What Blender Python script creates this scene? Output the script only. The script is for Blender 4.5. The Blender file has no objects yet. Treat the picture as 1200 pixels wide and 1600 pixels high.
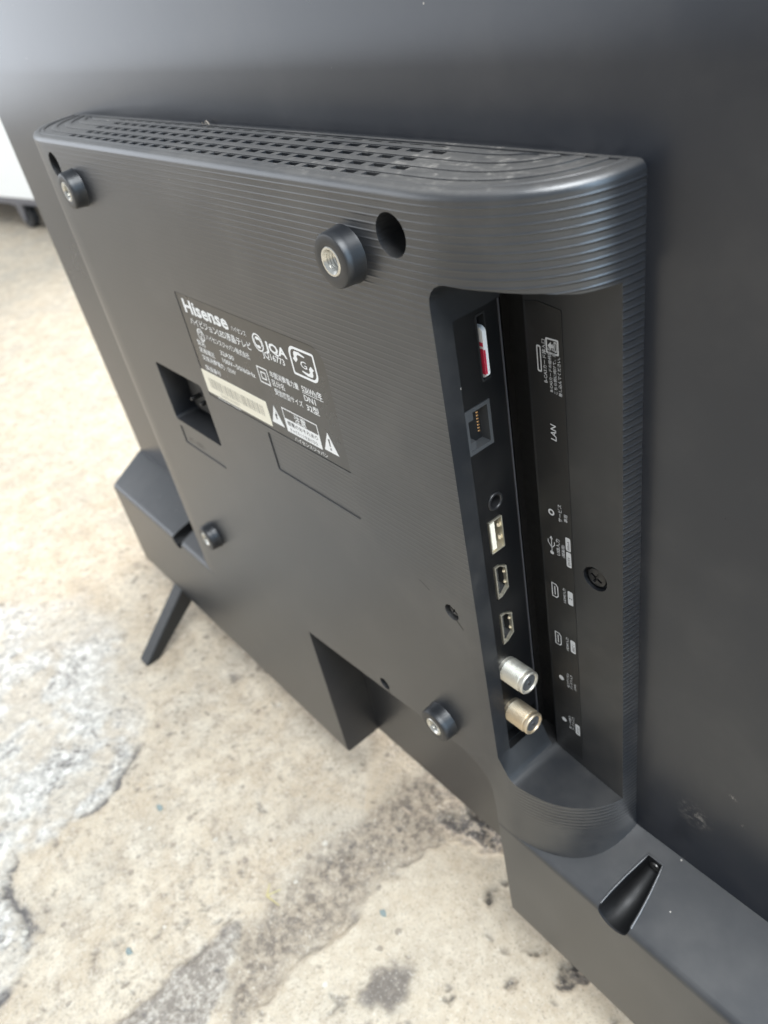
import bpy, bmesh, math
import numpy as np
from mathutils import Matrix, Vector

# ------------------------------------------------------------------ camera, world, lights, exposure
scene = bpy.context.scene
COL = scene.collection
FLOOR = 0.270                      # the set's measured local origin sits 270 mm above the floor
CAM_ROT = np.array([[0.6298374, 0.75652241, -0.17600765],     # right
                    [0.36910502, -0.49089777, -0.78916466],   # down
                    [-0.68342252, 0.43208011, -0.588422]])    # forward
CAM_LOC = np.array([0.28235118, -0.11599816, 0.17149284])
FPX = 1248.07                      # focal length in photo pixels (photo 1200 x 1600)
cam = bpy.data.cameras.new('camera')
cam.sensor_fit = 'VERTICAL'
cam.sensor_height = 9.8
cam.lens = FPX / 1600 * 9.8
cam.clip_start = 0.01
cam.clip_end = 60
cam.dof.use_dof = True
cam.dof.focus_distance = 0.245
cam.dof.aperture_fstop = 4.0
camo = bpy.data.objects.new('camera', cam)
COL.objects.link(camo)
r, d, fw = CAM_ROT
camo.matrix_world = Matrix(((r[0], -d[0], -fw[0], CAM_LOC[0]), (r[1], -d[1], -fw[1], CAM_LOC[1]),
                            (r[2], -d[2], -fw[2], CAM_LOC[2] + FLOOR), (0, 0, 0, 1)))
scene.camera = camo

world = bpy.data.worlds.new('World')
scene.world = world
world.use_nodes = True
bg = world.node_tree.nodes['Background']
bg.inputs[0].default_value = (0.86, 0.93, 1.0, 1)
bg.inputs[1].default_value = 0.34


def area(name, loc, target, sx, sy, power, color):
    l = bpy.data.lights.new(name, 'AREA')
    l.shape = 'RECTANGLE'
    l.size, l.size_y, l.energy, l.color = sx, sy, power, color
    o = bpy.data.objects.new(name, l)
    COL.objects.link(o)
    o.location = loc
    o.rotation_euler = (Vector(target) - Vector(loc)).to_track_quat('-Z', 'Y').to_euler()
    return o


area('window_light', (-0.8, 2.7, 1.5), (-0.4, 0.0, 0.0), 4.4, 2.4, 135, (1.0, 0.98, 0.95))
area('doorway_light', (2.1, 0.6, 0.95), (0.1, 0.0, 0.2), 1.8, 1.9, 46, (0.55, 0.77, 1.0))
area('overhead_fill', (1.15, -0.15, 2.2), (0.0, 0.0, 0.0), 1.2, 1.2, 46, (0.93, 0.97, 1.0))  # unseen fill, added to brighten the floor and the upward faces
area('reflection_fill', (-2.6, -1.5, 0.95), (-0.1, 0.0, 0.45), 3.0, 1.7, 22, (0.88, 0.93, 1.0))  # unseen bright panel, added for the upper back panel to reflect

scene.view_settings.view_transform = 'Standard'
scene.view_settings.look = 'None'
scene.view_settings.exposure = 0.95
scene.view_settings.gamma = 1.0
scene.view_settings.use_curve_mapping = False
scene.render.engine = 'CYCLES'


def pix_on_floor(u, v):
    dd = CAM_ROT.T @ np.array([(u - 600) / FPX, (v - 800) / FPX, 1.0])
    t = (-FLOOR - CAM_LOC[2]) / dd[2]
    p = CAM_LOC + t * dd
    return p[0], p[1]


# ------------------------------------------------------------------ helpers
def S(p):                                   # millimetres, local -> world metres
    return (p[0] * .001, p[1] * .001, p[2] * .001 + FLOOR)


def link(name, me, mat=None, parent=None, **props):
    o = bpy.data.objects.new(name, me)
    COL.objects.link(o)
    if mat is not None:
        me.materials.clear()
        me.materials.append(mat)
    if parent is not None:
        o.parent = parent
    for k, v in props.items():
        o[k] = v
    return o


def bm_mesh(bm, name='m'):
    bmesh.ops.recalc_face_normals(bm, faces=bm.faces)
    me = bpy.data.meshes.new(name)
    bm.to_mesh(me)
    bm.free()
    return me


def smooth(me, ang=35):
    for p in me.polygons:
        p.use_smooth = True
    me.set_sharp_from_angle(angle=math.radians(ang))
    return me


def add_box(bm, x0, x1, y0, y1, z0, z1):
    vs = [bm.verts.new(S((x, y, z))) for x in (x0, x1) for y in (y0, y1) for z in (z0, z1)]
    for f in ((0, 1, 3, 2), (4, 6, 7, 5), (0, 4, 5, 1), (2, 3, 7, 6), (0, 2, 6, 4), (1, 5, 7, 3)):
        bm.faces.new([vs[i] for i in f])
    return vs


def add_prism(bm, poly, axis, a, b):
    """poly: 2-D points; axis 'y' -> (x,z) polygons, 'z' -> (x,y), 'x' -> (y,z)"""
    def P(p, t):
        return {'y': (p[0], t, p[1]), 'z': (p[0], p[1], t), 'x': (t, p[0], p[1])}[axis]
    A = [bm.verts.new(S(P(p, a))) for p in poly]
    B = [bm.verts.new(S(P(p, b))) for p in poly]
    n = len(poly)
    bm.faces.new(A)
    bm.faces.new(B[::-1])
    for i in range(n):
        bm.faces.new([A[i], B[i], B[(i + 1) % n], A[(i + 1) % n]])
    return A, B


def add_lathe(bm, prof, origin, axis, seg=32, closed=False):
    """prof: list of (radius, distance along axis)"""
    ax = Vector(axis).normalized()
    u = ax.orthogonal().normalized()
    w = ax.cross(u)
    rings = []
    for rr, h in prof:
        if rr < 1e-6:
            rings.append([bm.verts.new(S(Vector(origin) + ax * h))])
        else:
            rings.append([bm.verts.new(S(Vector(origin) + ax * h + (u * math.cos(2 * math.pi * k / seg) + w * math.sin(2 * math.pi * k / seg)) * rr)) for k in range(seg)])
    def conn(a, b):
        if len(a) == 1 and len(b) == 1:
            return
        for k in range(seg):
            k2 = (k + 1) % seg
            if len(a) == 1:
                bm.faces.new([a[0], b[k], b[k2]])
            elif len(b) == 1:
                bm.faces.new([a[k], b[0], a[k2]])
            else:
                bm.faces.new([a[k], b[k], b[k2], a[k2]])
    for a, b in zip(rings, rings[1:]):
        conn(a, b)
    if closed:
        conn(rings[-1], rings[0])
    return rings


def rrect(x0, x1, z0, z1, rad, n=5):
    """rounded rectangle, rad = (bl, br, tr, tl) or a number"""
    if not hasattr(rad, '__len__'):
        rad = (rad,) * 4
    out = []
    for (cx, cz, a0), q in zip(((x0, z0, 180), (x1, z0, 270), (x1, z1, 0), (x0, z1, 90)), rad):
        sx = 1 if cx == x0 else -1
        sz = 1 if cz == z0 else -1
        if q <= 0:
            out.append((cx, cz))
            continue
        for k in range(n + 1):
            a = math.radians(a0 + 90 * k / n)
            out.append((cx + sx * q + q * math.cos(a), cz + sz * q + q * math.sin(a)))
    return out


def boolean(target, cutter_me, op='DIFFERENCE'):
    c = bpy.data.objects.new('tmp', cutter_me)
    COL.objects.link(c)
    m = target.modifiers.new('b', 'BOOLEAN')
    m.operation = op
    m.solver = 'EXACT'
    m.object = c
    dg = bpy.context.evaluated_depsgraph_get()
    me = bpy.data.meshes.new_from_object(target.evaluated_get(dg))
    target.modifiers.remove(m)
    old = target.data
    target.data = me
    bpy.data.objects.remove(c)
    bpy.data.meshes.remove(cutter_me)
    bpy.data.meshes.remove(old)


def soft_edges(o, width_mm, seg=2, angle=40):
    """rounds the sharp edges and weights the normals, applied"""
    if width_mm:
        b = o.modifiers.new('bev', 'BEVEL')
        b.width = width_mm * .001
        b.segments = seg
        b.limit_method = 'ANGLE'
        b.angle_limit = math.radians(angle)
        b.harden_normals = False
    dg = bpy.context.evaluated_depsgraph_get()
    me = bpy.data.meshes.new_from_object(o.evaluated_get(dg))
    old = o.data
    o.modifiers.clear()
    o.data = me
    bpy.data.meshes.remove(old)
    smooth(me, 38)
    o.modifiers.new('wn', 'WEIGHTED_NORMAL').keep_sharp = True


# ------------------------------------------------------------------ materials
def new_mat(name):
    m = bpy.data.materials.new(name)
    m.use_nodes = True
    nt = m.node_tree
    return m, nt, nt.nodes['Principled BSDF']


def N(nt, kind, **kw):
    n = nt.nodes.new(kind)
    for k, v in kw.items():
        if k.startswith('i_'):
            n.inputs[k[2:].replace('_', ' ')].default_value = v
        elif k.startswith('n'):
            n.inputs[int(k[1:])].default_value = v
        else:
            setattr(n, k, v)
    return n


def simple(name, color, rough, metal=0.0, spec=0.5, noise=0.0, nscale=400, bump=0.0):
    m, nt, b = new_mat(name)
    b.inputs['Base Color'].default_value = (*color, 1)
    b.inputs['Roughness'].default_value = rough
    b.inputs['Metallic'].default_value = metal
    b.inputs['Specular IOR Level'].default_value = spec
    if noise or bump:
        tc = N(nt, 'ShaderNodeTexCoord')
        nz = N(nt, 'ShaderNodeTexNoise', i_Scale=nscale, i_Detail=4.0)
        nt.links.new(tc.outputs['Object'], nz.inputs['Vector'])
        if noise:
            mp = N(nt, 'ShaderNodeMapRange')
            mp.inputs['To Min'].default_value = rough - noise
            mp.inputs['To Max'].default_value = rough + noise
            mp.inputs['From Min'].default_value = .3
            mp.inputs['From Max'].default_value = .7
            nt.links.new(nz.outputs['Fac'], mp.inputs['Value'])
            nt.links.new(mp.outputs['Result'], b.inputs['Roughness'])
        if bump:
            bp = N(nt, 'ShaderNodeBump', i_Strength=1.0, i_Distance=bump)
            nt.links.new(nz.outputs['Fac'], bp.inputs['Height'])
            nt.links.new(bp.outputs['Normal'], b.inputs['Normal'])
    return m


def math_node(nt, op, a, b=None, c=None, clamp=False):
    n = nt.nodes.new('ShaderNodeMath')
    n.operation = op
    n.use_clamp = clamp
    for i, v in enumerate((a, b, c)):
        if v is None:
            continue
        if isinstance(v, (int, float)):
            n.inputs[i].default_value = v
        else:
            nt.links.new(v, n.inputs[i])
    return n.outputs[0]


def sstep(nt, v, a, b):
    n = nt.nodes.new('ShaderNodeMapRange')
    n.interpolation_type = 'SMOOTHSTEP'
    nt.links.new(v, n.inputs['Value'])
    n.inputs['From Min'].default_value = a
    n.inputs['From Max'].default_value = b
    return n.outputs['Result']


def plastic(name, color, rough, ribs=False, dust=1.0, grain=1.0, top_dust_light=False, smears=(), filmy=1.0, spec=.5, ior=1.5):
    """charcoal TV plastic: fine moulded grain, dust specks; optional fine ribs"""
    m, nt, b = new_mat(name)
    L = nt.links.new
    tc = N(nt, 'ShaderNodeTexCoord')
    ob = tc.outputs['Object']
    sep = N(nt, 'ShaderNodeSeparateXYZ')
    L(ob, sep.inputs[0])
    X, Y, Z = sep.outputs
    # dust specks
    vor = N(nt, 'ShaderNodeTexVoronoi', i_Scale=95.0, i_Randomness=1.0)
    L(ob, vor.inputs['Vector'])
    sc = N(nt, 'ShaderNodeSeparateColor')
    L(vor.outputs['Color'], sc.inputs[0])
    size = math_node(nt, 'MULTIPLY', math_node(nt, 'POWER', sc.outputs[0], 7.0), 0.055)
    speck = math_node(nt, 'LESS_THAN', vor.outputs['Distance'], size)
    keep = math_node(nt, 'GREATER_THAN', sc.outputs[1], 1.0 - 0.42 * dust)
    speck = math_node(nt, 'MULTIPLY', speck, keep)
    vor2 = N(nt, 'ShaderNodeTexVoronoi', i_Scale=230.0, i_Randomness=1.0)
    L(ob, vor2.inputs['Vector'])
    sc2 = N(nt, 'ShaderNodeSeparateColor')
    L(vor2.outputs['Color'], sc2.inputs[0])
    sp2 = math_node(nt, 'MULTIPLY', math_node(nt, 'LESS_THAN', vor2.outputs['Distance'], 0.085),
                    math_node(nt, 'GREATER_THAN', sc2.outputs[1], 1.0 - 0.035 * dust))
    speck = math_node(nt, 'MAXIMUM', speck, sp2)
    # faint film of dust, cloudy
    nz = N(nt, 'ShaderNodeTexNoise', i_Scale=22.0, i_Detail=5.0, i_Roughness=.6)
    L(ob, nz.inputs['Vector'])
    film = math_node(nt, 'MULTIPLY', sstep(nt, nz.outputs['Fac'], .42, .75), 0.05 * dust * filmy)
    fac = math_node(nt, 'ADD', math_node(nt, 'MULTIPLY', speck, .75), film, clamp=True)
    if top_dust_light:
        geo = N(nt, 'ShaderNodeNewGeometry')
        s2 = N(nt, 'ShaderNodeSeparateXYZ')
        L(geo.outputs['Normal'], s2.inputs[0])
        n2 = N(nt, 'ShaderNodeTexNoise', i_Scale=260.0, i_Detail=6.0, i_Roughness=.7)
        L(ob, n2.inputs['Vector'])
        n3 = N(nt, 'ShaderNodeTexNoise', i_Scale=28.0, i_Detail=3.0)
        L(ob, n3.inputs['Vector'])
        td = math_node(nt, 'MULTIPLY', sstep(nt, s2.outputs[2], .75, 1.0), sstep(nt, n2.outputs['Fac'], .5, .78))
        td = math_node(nt, 'MULTIPLY', td, sstep(nt, n3.outputs['Fac'], .3, .7))
        td = math_node(nt, 'MULTIPLY', td, sstep(nt, X, .02, .15))
        td = math_node(nt, 'MULTIPLY', td, sstep(nt, Z, FLOOR + .10, FLOOR + .115))
        fac = math_node(nt, 'ADD', fac, math_node(nt, 'MULTIPLY', td, .7), clamp=True)
        n5 = N(nt, 'ShaderNodeTexNoise', i_Scale=60.0, i_Detail=5.0, i_Roughness=.6)
        L(ob, n5.inputs['Vector'])
        dust_light = math_node(nt, 'MULTIPLY', sstep(nt, s2.outputs[2], .45, .95), math_node(nt, 'ADD', math_node(nt, 'MULTIPLY', n5.outputs['Fac'], .045), .006))  # dust film on upward faces, strengthened to put overhead light into the colour
        dust_light = math_node(nt, 'MULTIPLY', dust_light, math_node(nt, 'ADD', 1.0, math_node(nt, 'MULTIPLY', sstep(nt, Z, FLOOR + .10, FLOOR + .115), 3.0)))
        fac = math_node(nt, 'ADD', fac, dust_light, clamp=True)
    for (sx, sy, sz, rad, amt) in smears:
        vm = N(nt, 'ShaderNodeVectorMath', operation='DISTANCE')
        L(ob, vm.inputs[0])
        vm.inputs[1].default_value = S((sx, sy, sz))
        n4 = N(nt, 'ShaderNodeTexNoise', i_Scale=420.0, i_Detail=5.0, i_Roughness=.75)
        L(ob, n4.inputs['Vector'])
        k = math_node(nt, 'SUBTRACT', 1.0, sstep(nt, vm.outputs['Value'], rad * .1, rad))
        k = math_node(nt, 'MULTIPLY', k, sstep(nt, n4.outputs['Fac'], .45, .72))
        fac = math_node(nt, 'ADD', fac, math_node(nt, 'MULTIPLY', k, amt), clamp=True)
    mix = N(nt, 'ShaderNodeMix', data_type='RGBA')
    mix.inputs['A'].default_value = (*color, 1)
    mix.inputs['B'].default_value = (.50, .46, .41, 1)
    L(fac, mix.inputs['Factor'])
    L(mix.outputs['Result'], b.inputs['Base Color'])
    rr = math_node(nt, 'ADD', math_node(nt, 'MULTIPLY', nz.outputs['Fac'], .08 * filmy), rough - .04 * filmy)
    rr = math_node(nt, 'ADD', rr, math_node(nt, 'MULTIPLY', fac, .25), clamp=True)
    L(rr, b.inputs['Roughness'])
    # moulded grain
    gr = N(nt, 'ShaderNodeTexNoise', i_Scale=2600.0, i_Detail=2.0)
    L(ob, gr.inputs['Vector'])
    bp = N(nt, 'ShaderNodeBump', i_Strength=.35 * grain, i_Distance=.00006)
    L(gr.outputs['Fac'], bp.inputs['Height'])
    nrm = bp.outputs['Normal']
    if ribs:
        # horizontal moulded ribs every 2.1 mm; strong at the top and round the right corner, dying out below the label
        ph = math_node(nt, 'MULTIPLY', Z, 2 * math.pi / .0021)
        co = math_node(nt, 'ADD', math_node(nt, 'MULTIPLY', math_node(nt, 'COSINE', ph), .5), .5)
        h = math_node(nt, 'POWER', co, 5.0)
        up = sstep(nt, Z, FLOOR - .030, FLOOR + .020)
        right = sstep(nt, X, .132, .154)
        leftfade = math_node(nt, 'ADD', math_node(nt, 'MULTIPLY', sstep(nt, X, -.02, .09), .8), .2)
        msk = math_node(nt, 'MAXIMUM', math_node(nt, 'MULTIPLY', up, math_node(nt, 'MULTIPLY', leftfade, .42)), right)
        msk = math_node(nt, 'MULTIPLY', msk, sstep(nt, Z, FLOOR - .132, FLOOR - .120))
        msk = math_node(nt, 'MULTIPLY', msk, math_node(nt, 'SUBTRACT', 1.0, sstep(nt, Z, FLOOR + .1165, FLOOR + .1180)))
        bp2 = N(nt, 'ShaderNodeBump', i_Strength=1.0, i_Distance=.00018)
        L(math_node(nt, 'MULTIPLY', h, msk), bp2.inputs['Height'])
        L(nrm, bp2.inputs['Normal'])
        nrm = bp2.outputs['Normal']
    L(nrm, b.inputs['Normal'])
    b.inputs['Specular IOR Level'].default_value = spec
    b.inputs['IOR'].default_value = ior
    return m


M_COVER = plastic('cover_plastic', (.013, .0150, .0190), .34, ribs=True, top_dust_light=True, spec=.86, ior=1.5)
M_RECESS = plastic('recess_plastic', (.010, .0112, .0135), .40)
M_PANEL = plastic('panel_paint', (.014, .0165, .023), .28, grain=.5, filmy=.45, spec=.5, ior=1.5, dust=1.3,
                  smears=((196, 40, -105, .009, .35), (209, 40, -80.6, .0020, 1.0), (214, 40, -92, .0014, .6)))
M_BLACK = plastic('black_port_plate', (.003, .0032, .004), .38, dust=.35)
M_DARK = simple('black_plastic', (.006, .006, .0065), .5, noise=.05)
M_LABEL = simple('label_film', (.014, .0135, .013), .30, spec=.7, noise=.04, nscale=90)
M_STRIP = simple('strip_film', (.008, .008, .0085), .42, noise=.04, nscale=90)
M_PRINT = simple('white_print', (.78, .79, .80), .55)
M_PRINT_DIM = simple('grey_print', (.50, .51, .53), .55)
M_STICKER = simple('sticker_paper', (.78, .74, .62), .6, noise=.05)
M_INK = simple('black_ink', (.03, .03, .03), .6)
M_ZINC = simple('zinc_insert', (.58, .57, .53), .30, metal=1, noise=.08, nscale=500)
M_NICKEL = simple('nickel_thread', (.64, .54, .40), .52, metal=1, noise=.08, nscale=700)
M_SATIN = simple('satin_thread', (.66, .63, .56), .52, metal=1, noise=.08, nscale=700)
M_GOLD = simple('gold_contact', (.42, .26, .13), .35, metal=1)
M_SHELL = simple('connector_shell', (.90, .84, .70), .45, metal=1, noise=.05, nscale=700)
M_CREAM = simple('cream_tongue', (.80, .76, .63), .45)
M_GREYPL = simple('grey_socket_plastic', (.055, .057, .06), .42)
M_SLOT = simple('dark_socket_plastic', (.016, .016, .017), .4)
M_SCREW = simple('black_screw', (.02, .02, .021), .34, metal=.4)
M_GREYSCREW = simple('grey_screw', (.16, .155, .15), .35, metal=.8, noise=.06, nscale=500)
M_LEG = simple('leg_plastic', (.008, .008, .008), .45, noise=.05, nscale=300, bump=.00004)
M_CARD = simple('card_white', (.84, .84, .84), .35)
M_RED = simple('card_red', (.58, .03, .07), .35)
M_SCREENGLASS = simple('screen_glass', (.006, .006, .007), .15)
M_CAB = simple('cabinet_white', (.82, .82, .80), .45, noise=.05, nscale=20)
M_RUBBER = simple('caster_rubber', (.025, .025, .027), .55, noise=.08, nscale=60)
M_STEEL = simple('steel_rail', (.18, .18, .20), .45, metal=.8)


# ------------------------------------------------------------------ floor
def vnoise(x, y, seed):
    xi, yi = np.floor(x).astype(np.int64), np.floor(y).astype(np.int64)
    fx, fy = x - xi, y - yi
    fx, fy = fx * fx * (3 - 2 * fx), fy * fy * (3 - 2 * fy)

    def h(a, b):
        n = (a * 374761393 + b * 668265263 + seed * 982451653) & 0xffffffff
        n = ((n ^ (n >> 13)) * 1274126177) & 0xffffffff
        return ((n ^ (n >> 16)) & 0xffff) / 65535.0
    return (h(xi, yi) * (1 - fx) + h(xi + 1, yi) * fx) * (1 - fy) + (h(xi, yi + 1) * (1 - fx) + h(xi + 1, yi + 1) * fx) * fy


def fbm(x, y, seed, oct=4, gain=.5):
    s, a, t = 0, 1.0, 0
    for k in range(oct):
        s = s + a * vnoise(x * 2 ** k, y * 2 ** k, seed + k)
        t += a
        a *= gain
    return s / t


def sdf_poly(px, py, poly):
    """signed distance, negative inside"""
    d2 = np.full(px.shape, 1e9)
    inside = np.zeros(px.shape, bool)
    n = len(poly)
    for i in range(n):
        ax, ay = poly[i]
        bx, by = poly[(i + 1) % n]
        ex, ey = bx - ax, by - ay
        wx, wy = px - ax, py - ay
        t = np.clip((wx * ex + wy * ey) / (ex * ex + ey * ey), 0, 1)
        d2 = np.minimum(d2, (wx - t * ex) ** 2 + (wy - t * ey) ** 2)
        c = (ay > py) != (by > py)
        xx = (bx - ax) * (py - ay) / ((by - ay) if abs(by - ay) > 1e-12 else 1e-12) + ax
        inside ^= c & (px < xx)
    d = np.sqrt(d2)
    return np.where(inside, -d, d)


def ss(v, a, b):
    t = np.clip((v - a) / (b - a), 0, 1)
    return t * t * (3 - 2 * t)


def build_floor():
    def axis(a, b, step, lo, hi, n):
        mid = np.arange(a, b, step)
        left = a - (a - lo) * (np.linspace(1, 0, n, endpoint=False) ** 2.2)
        right = b + (hi - b) * (np.linspace(0, 1, n) ** 2.2)
        return np.concatenate([left, mid, right])
    xs = axis(-.46, .26, .0019, -7, 6, 26)
    ys = axis(-.28, .20, .0019, -6, 7, 26)
    gx, gy = np.meshgrid(xs, ys, indexing='ij')
    P = lambda pts: [pix_on_floor(*p) for p in pts]
    wx = gx + .012 * (fbm(gx * 70, gy * 70, 11, 4) - .5)
    wy = gy + .012 * (fbm(gx * 70, gy * 70, 31, 4) - .5)
    wx = wx + .006 * (fbm(gx * 260, gy * 260, 12, 3) - .5)
    wy = wy + .006 * (fbm(gx * 260, gy * 260, 32, 3) - .5)
    white = sdf_poly(wx, wy, P([(-400, 940), (60, 945), (130, 925), (190, 975), (215, 1030), (232, 1100), (222, 1170), (160, 1255), (95, 1290), (60, 1325), (20, 1335), (15, 1390), (45, 1430), (40, 1500), (5, 1560), (-60, 1620), (-500, 1700)]))
    wedge = sdf_poly(wx, wy, P([(372, 1442), (335, 1462), (262, 1535), (170, 1605), (120, 1660), (300, 1660), (325, 1590), (352, 1525)]))
    stain = sdf_poly(wx, wy, P([(572, 1522), (600, 1503), (648, 1512), (640, 1560), (606, 1592), (562, 1556)]))
    band = sdf_poly(wx, wy, P([(690, 1175), (790, 1230), (830, 1330), (770, 1330), (690, 1315), (600, 1370), (545, 1440), (485, 1478), (425, 1540), (395, 1600), (360, 1660), (330, 1660), (360, 1480), (420, 1400), (500, 1330), (560, 1270)]))
    slab = sdf_poly(wx, wy, P([(690, 1318), (602, 1372), (546, 1442), (486, 1482), (428, 1542), (398, 1602), (370, 1680), (1300, 1900), (1100, 1500), (860, 1340), (790, 1335)]))
    crumb = sdf_poly(wx, wy, P([(680, 1275), (745, 1262), (795, 1300), (800, 1350), (745, 1322), (700, 1300)]))
    chips = [(905, 1520, .006), (930, 1500, .005), (880, 1535, .005), (800, 1540, .0035), (690, 1565, .003), (540, 1330, .003), (770, 1400, .003), (845, 1495, .0025)]
    top_fade = .35 + .65 * ss(-.05 - gy + .10 * (fbm(gx * 18, gy * 18, 58, 3) - .5), 0, .05)
    W = ss(-white, -.006, .010) * (.35 + .65 * ss(fbm(gx * 38, gy * 38, 57, 5, .6), .36, .58)) * top_fade
    G = ss(-wedge, -.001, .0022)
    D = ss(-stain, -.002, .004)
    Bd = ss(-band, -.006, .010)
    Sl = ss(-slab, -.001, .003)
    Cr = ss(-crumb, -.002, .004)
    for u, v, rad in chips:
        cx, cy = pix_on_floor(u, v)
        Cr = np.maximum(Cr, ss(rad - np.hypot(wx - cx, wy - cy), -.001, .0025))
    # dark broken cracks along the pale patch and beside the wedge
    brk = fbm(gx * 60, gy * 60, 77, 3)
    ck = np.exp(-((white + .0005) / (.0010 + .0032 * fbm(gx * 130, gy * 130, 78, 3))) ** 2) * ss(brk, .36, .50) * ss(top_fade, .45, .9)
    ck = np.maximum(ck, np.exp(-((wedge - .0004) / .0016) ** 2) * ss(fbm(gx * 90, gy * 90, 79, 3), .45, .6) * .8)
    ck = np.maximum(ck, np.exp(-((slab - .0004) / .0014) ** 2) * ss(fbm(gx * 80, gy * 80, 71, 3), .45, .6) * .55)
    fine = np.abs(fbm(gx * 16 + 3.1, gy * 16, 63, 5, .6) - .5)
    dense = ss(gx, -.46, -.40) * ss(.26 - gx, 0, .03) * ss(gy, -.28, -.25) * ss(.20 - gy, 0, .03)
    ck = ck * dense
    ck = np.maximum(ck, dense * ss(.006 - fine, 0, .005) * ss(fbm(gx * 12, gy * 12, 64, 2), .52, .66) * .55)
    fl = fbm(gx * 150, gy * 150, 66, 4, .6)
    ck = np.maximum(ck, dense * ss(fl, .73, .80) * .6)
    rough_w = fbm(gx * 190, gy * 190, 5, 4, .6)
    vein = np.abs(fbm(gx * 75, gy * 75, 91, 4) - .5)
    ck = np.maximum(ck, W * ss(.026 - vein, 0, .016) * ss(fbm(gx * 25, gy * 25, 14, 2), .42, .60) * .8)
    near = ss(.9 - np.hypot(gx + .1, gy), 0, .3)
    z = .0010 * (fbm(gx * 9, gy * 9, 1, 3) - .5) + .0009 * (fbm(gx * 120, gy * 120, 3, 4, .6) - .5)
    z += W * (.0012 + .0024 * (rough_w - .5)) + Sl * .0016 - Bd * .0012 + (Bd + Cr) * .0045 * (fbm(gx * 110, gy * 110, 8, 4, .6) - .5)
    z += G * (.0008 + .0024 * (rough_w - .5)) - .0022 * ck - .0030 * Cr
    z = z * near
    nx, ny = gx.shape
    co = np.stack([gx, gy, z], -1).reshape(-1, 3)
    idx = np.arange(nx * ny).reshape(nx, ny)
    quads = np.stack([idx[:-1, :-1], idx[1:, :-1], idx[1:, 1:], idx[:-1, 1:]], -1).reshape(-1, 4)
    me = bpy.data.meshes.new('floor')
    me.vertices.add(len(co))
    me.vertices.foreach_set('co', co.ravel())
    me.loops.add(quads.size)
    me.loops.foreach_set('vertex_index', quads.ravel())
    me.polygons.add(len(quads))
    me.polygons.foreach_set('loop_start', np.arange(0, quads.size, 4))
    me.polygons.foreach_set('loop_total', np.full(len(quads), 4))
    me.update()
    for p_ in ('use_smooth',):
        me.polygons.foreach_set(p_, np.ones(len(quads), bool))
    for nm, arrs in (('patch', (W, ck, Bd, G)), ('wear', (D, Sl, Cr, near))):
        at = me.attributes.new(nm, 'FLOAT_COLOR', 'POINT')
        at.data.foreach_set('color', np.stack(arrs, -1).reshape(-1).astype(np.float32))
    # material
    m, nt, b = new_mat('worn_concrete')
    L = nt.links.new
    tc = N(nt, 'ShaderNodeTexCoord')
    ob = tc.outputs['Object']

    def noise(scale, detail=5.0, rough=.6):
        n = N(nt, 'ShaderNodeTexNoise', i_Scale=scale, i_Detail=detail, i_Roughness=rough)
        L(ob, n.inputs['Vector'])
        return n.outputs['Fac']

    def mix(fac, a, bb):
        n = N(nt, 'ShaderNodeMix', data_type='RGBA')
        L(fac, n.inputs['Factor']) if not isinstance(fac, float) else n.inputs['Factor'].__setattr__('default_value', fac)
        for k, v in (('A', a), ('B', bb)):
            if isinstance(v, tuple):
                n.inputs[k].default_value = (*v, 1)
            else:
                L(v, n.inputs[k])
        return n.outputs['Result']
    a1 = N(nt, 'ShaderNodeAttribute', attribute_name='patch')
    a2 = N(nt, 'ShaderNodeAttribute', attribute_name='wear')
    s1 = N(nt, 'ShaderNodeSeparateColor')
    s2 = N(nt, 'ShaderNodeSeparateColor')
    L(a1.outputs['Color'], s1.inputs[0])
    L(a2.outputs['Color'], s2.inputs[0])
    tan = mix(sstep(nt, noise(34), .35, .68), (.50, .41, .30), (.64, .555, .43))
    tan = mix(math_node(nt, 'MULTIPLY', sstep(nt, noise(14, 5, .65), .44, .64), .75), tan, (.46, .41, .335))
    tan = mix(math_node(nt, 'MULTIPLY', sstep(nt, noise(85, 6, .75), .47, .68), .8), tan, (.33, .275, .215))
    tan = mix(math_node(nt, 'MULTIPLY', sstep(nt, noise(55, 6, .75), .50, .66), .7), tan, (.68, .60, .48))
    tan = mix(math_node(nt, 'MULTIPLY', sstep(nt, noise(190, 6, .75), .50, .68), .75), tan, (.27, .215, .165))
    tan = mix(math_node(nt, 'MULTIPLY', sstep(nt, noise(330, 5, .7), .53, .68), .7), tan, (.60, .53, .43))
    pale = mix(sstep(nt, noise(120, 5, .7), .38, .66), (.42, .395, .355), (.74, .71, .65))
    pale = mix(math_node(nt, 'MULTIPLY', sstep(nt, noise(330, 4), .56, .68), .75), pale, (.20, .19, .195))
    col = mix(math_node(nt, 'MULTIPLY', s2.outputs[1], .55), tan, mix(sstep(nt, noise(170, 5, .7), .35, .7), (.48, .40, .295), (.68, .60, .47)))
    grime = mix(sstep(nt, noise(170, 6, .75), .38, .62), (.13, .105, .085), (.43, .36, .275))
    col = mix(math_node(nt, 'MULTIPLY', s1.outputs[2], .85), col, grime)
    col = mix(s1.outputs[0], col, pale)
    grey = mix(sstep(nt, noise(240, 5, .7), .40, .62), (.24, .205, .17), (.46, .41, .345))
    col = mix(a1.outputs['Alpha'], col, grey)
    col = mix(math_node(nt, 'MULTIPLY', s2.outputs[0], .9), col, mix(sstep(nt, noise(300, 4), .4, .7), (.13, .11, .095), (.22, .19, .16)))
    col = mix(math_node(nt, 'MULTIPLY', s2.outputs[2], .9), col, mix(sstep(nt, noise(260, 4), .45, .62), (.06, .055, .055), (.34, .29, .23)))
    col = mix(math_node(nt, 'MULTIPLY', s1.outputs[1], .92), col, (.075, .07, .075))
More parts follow.
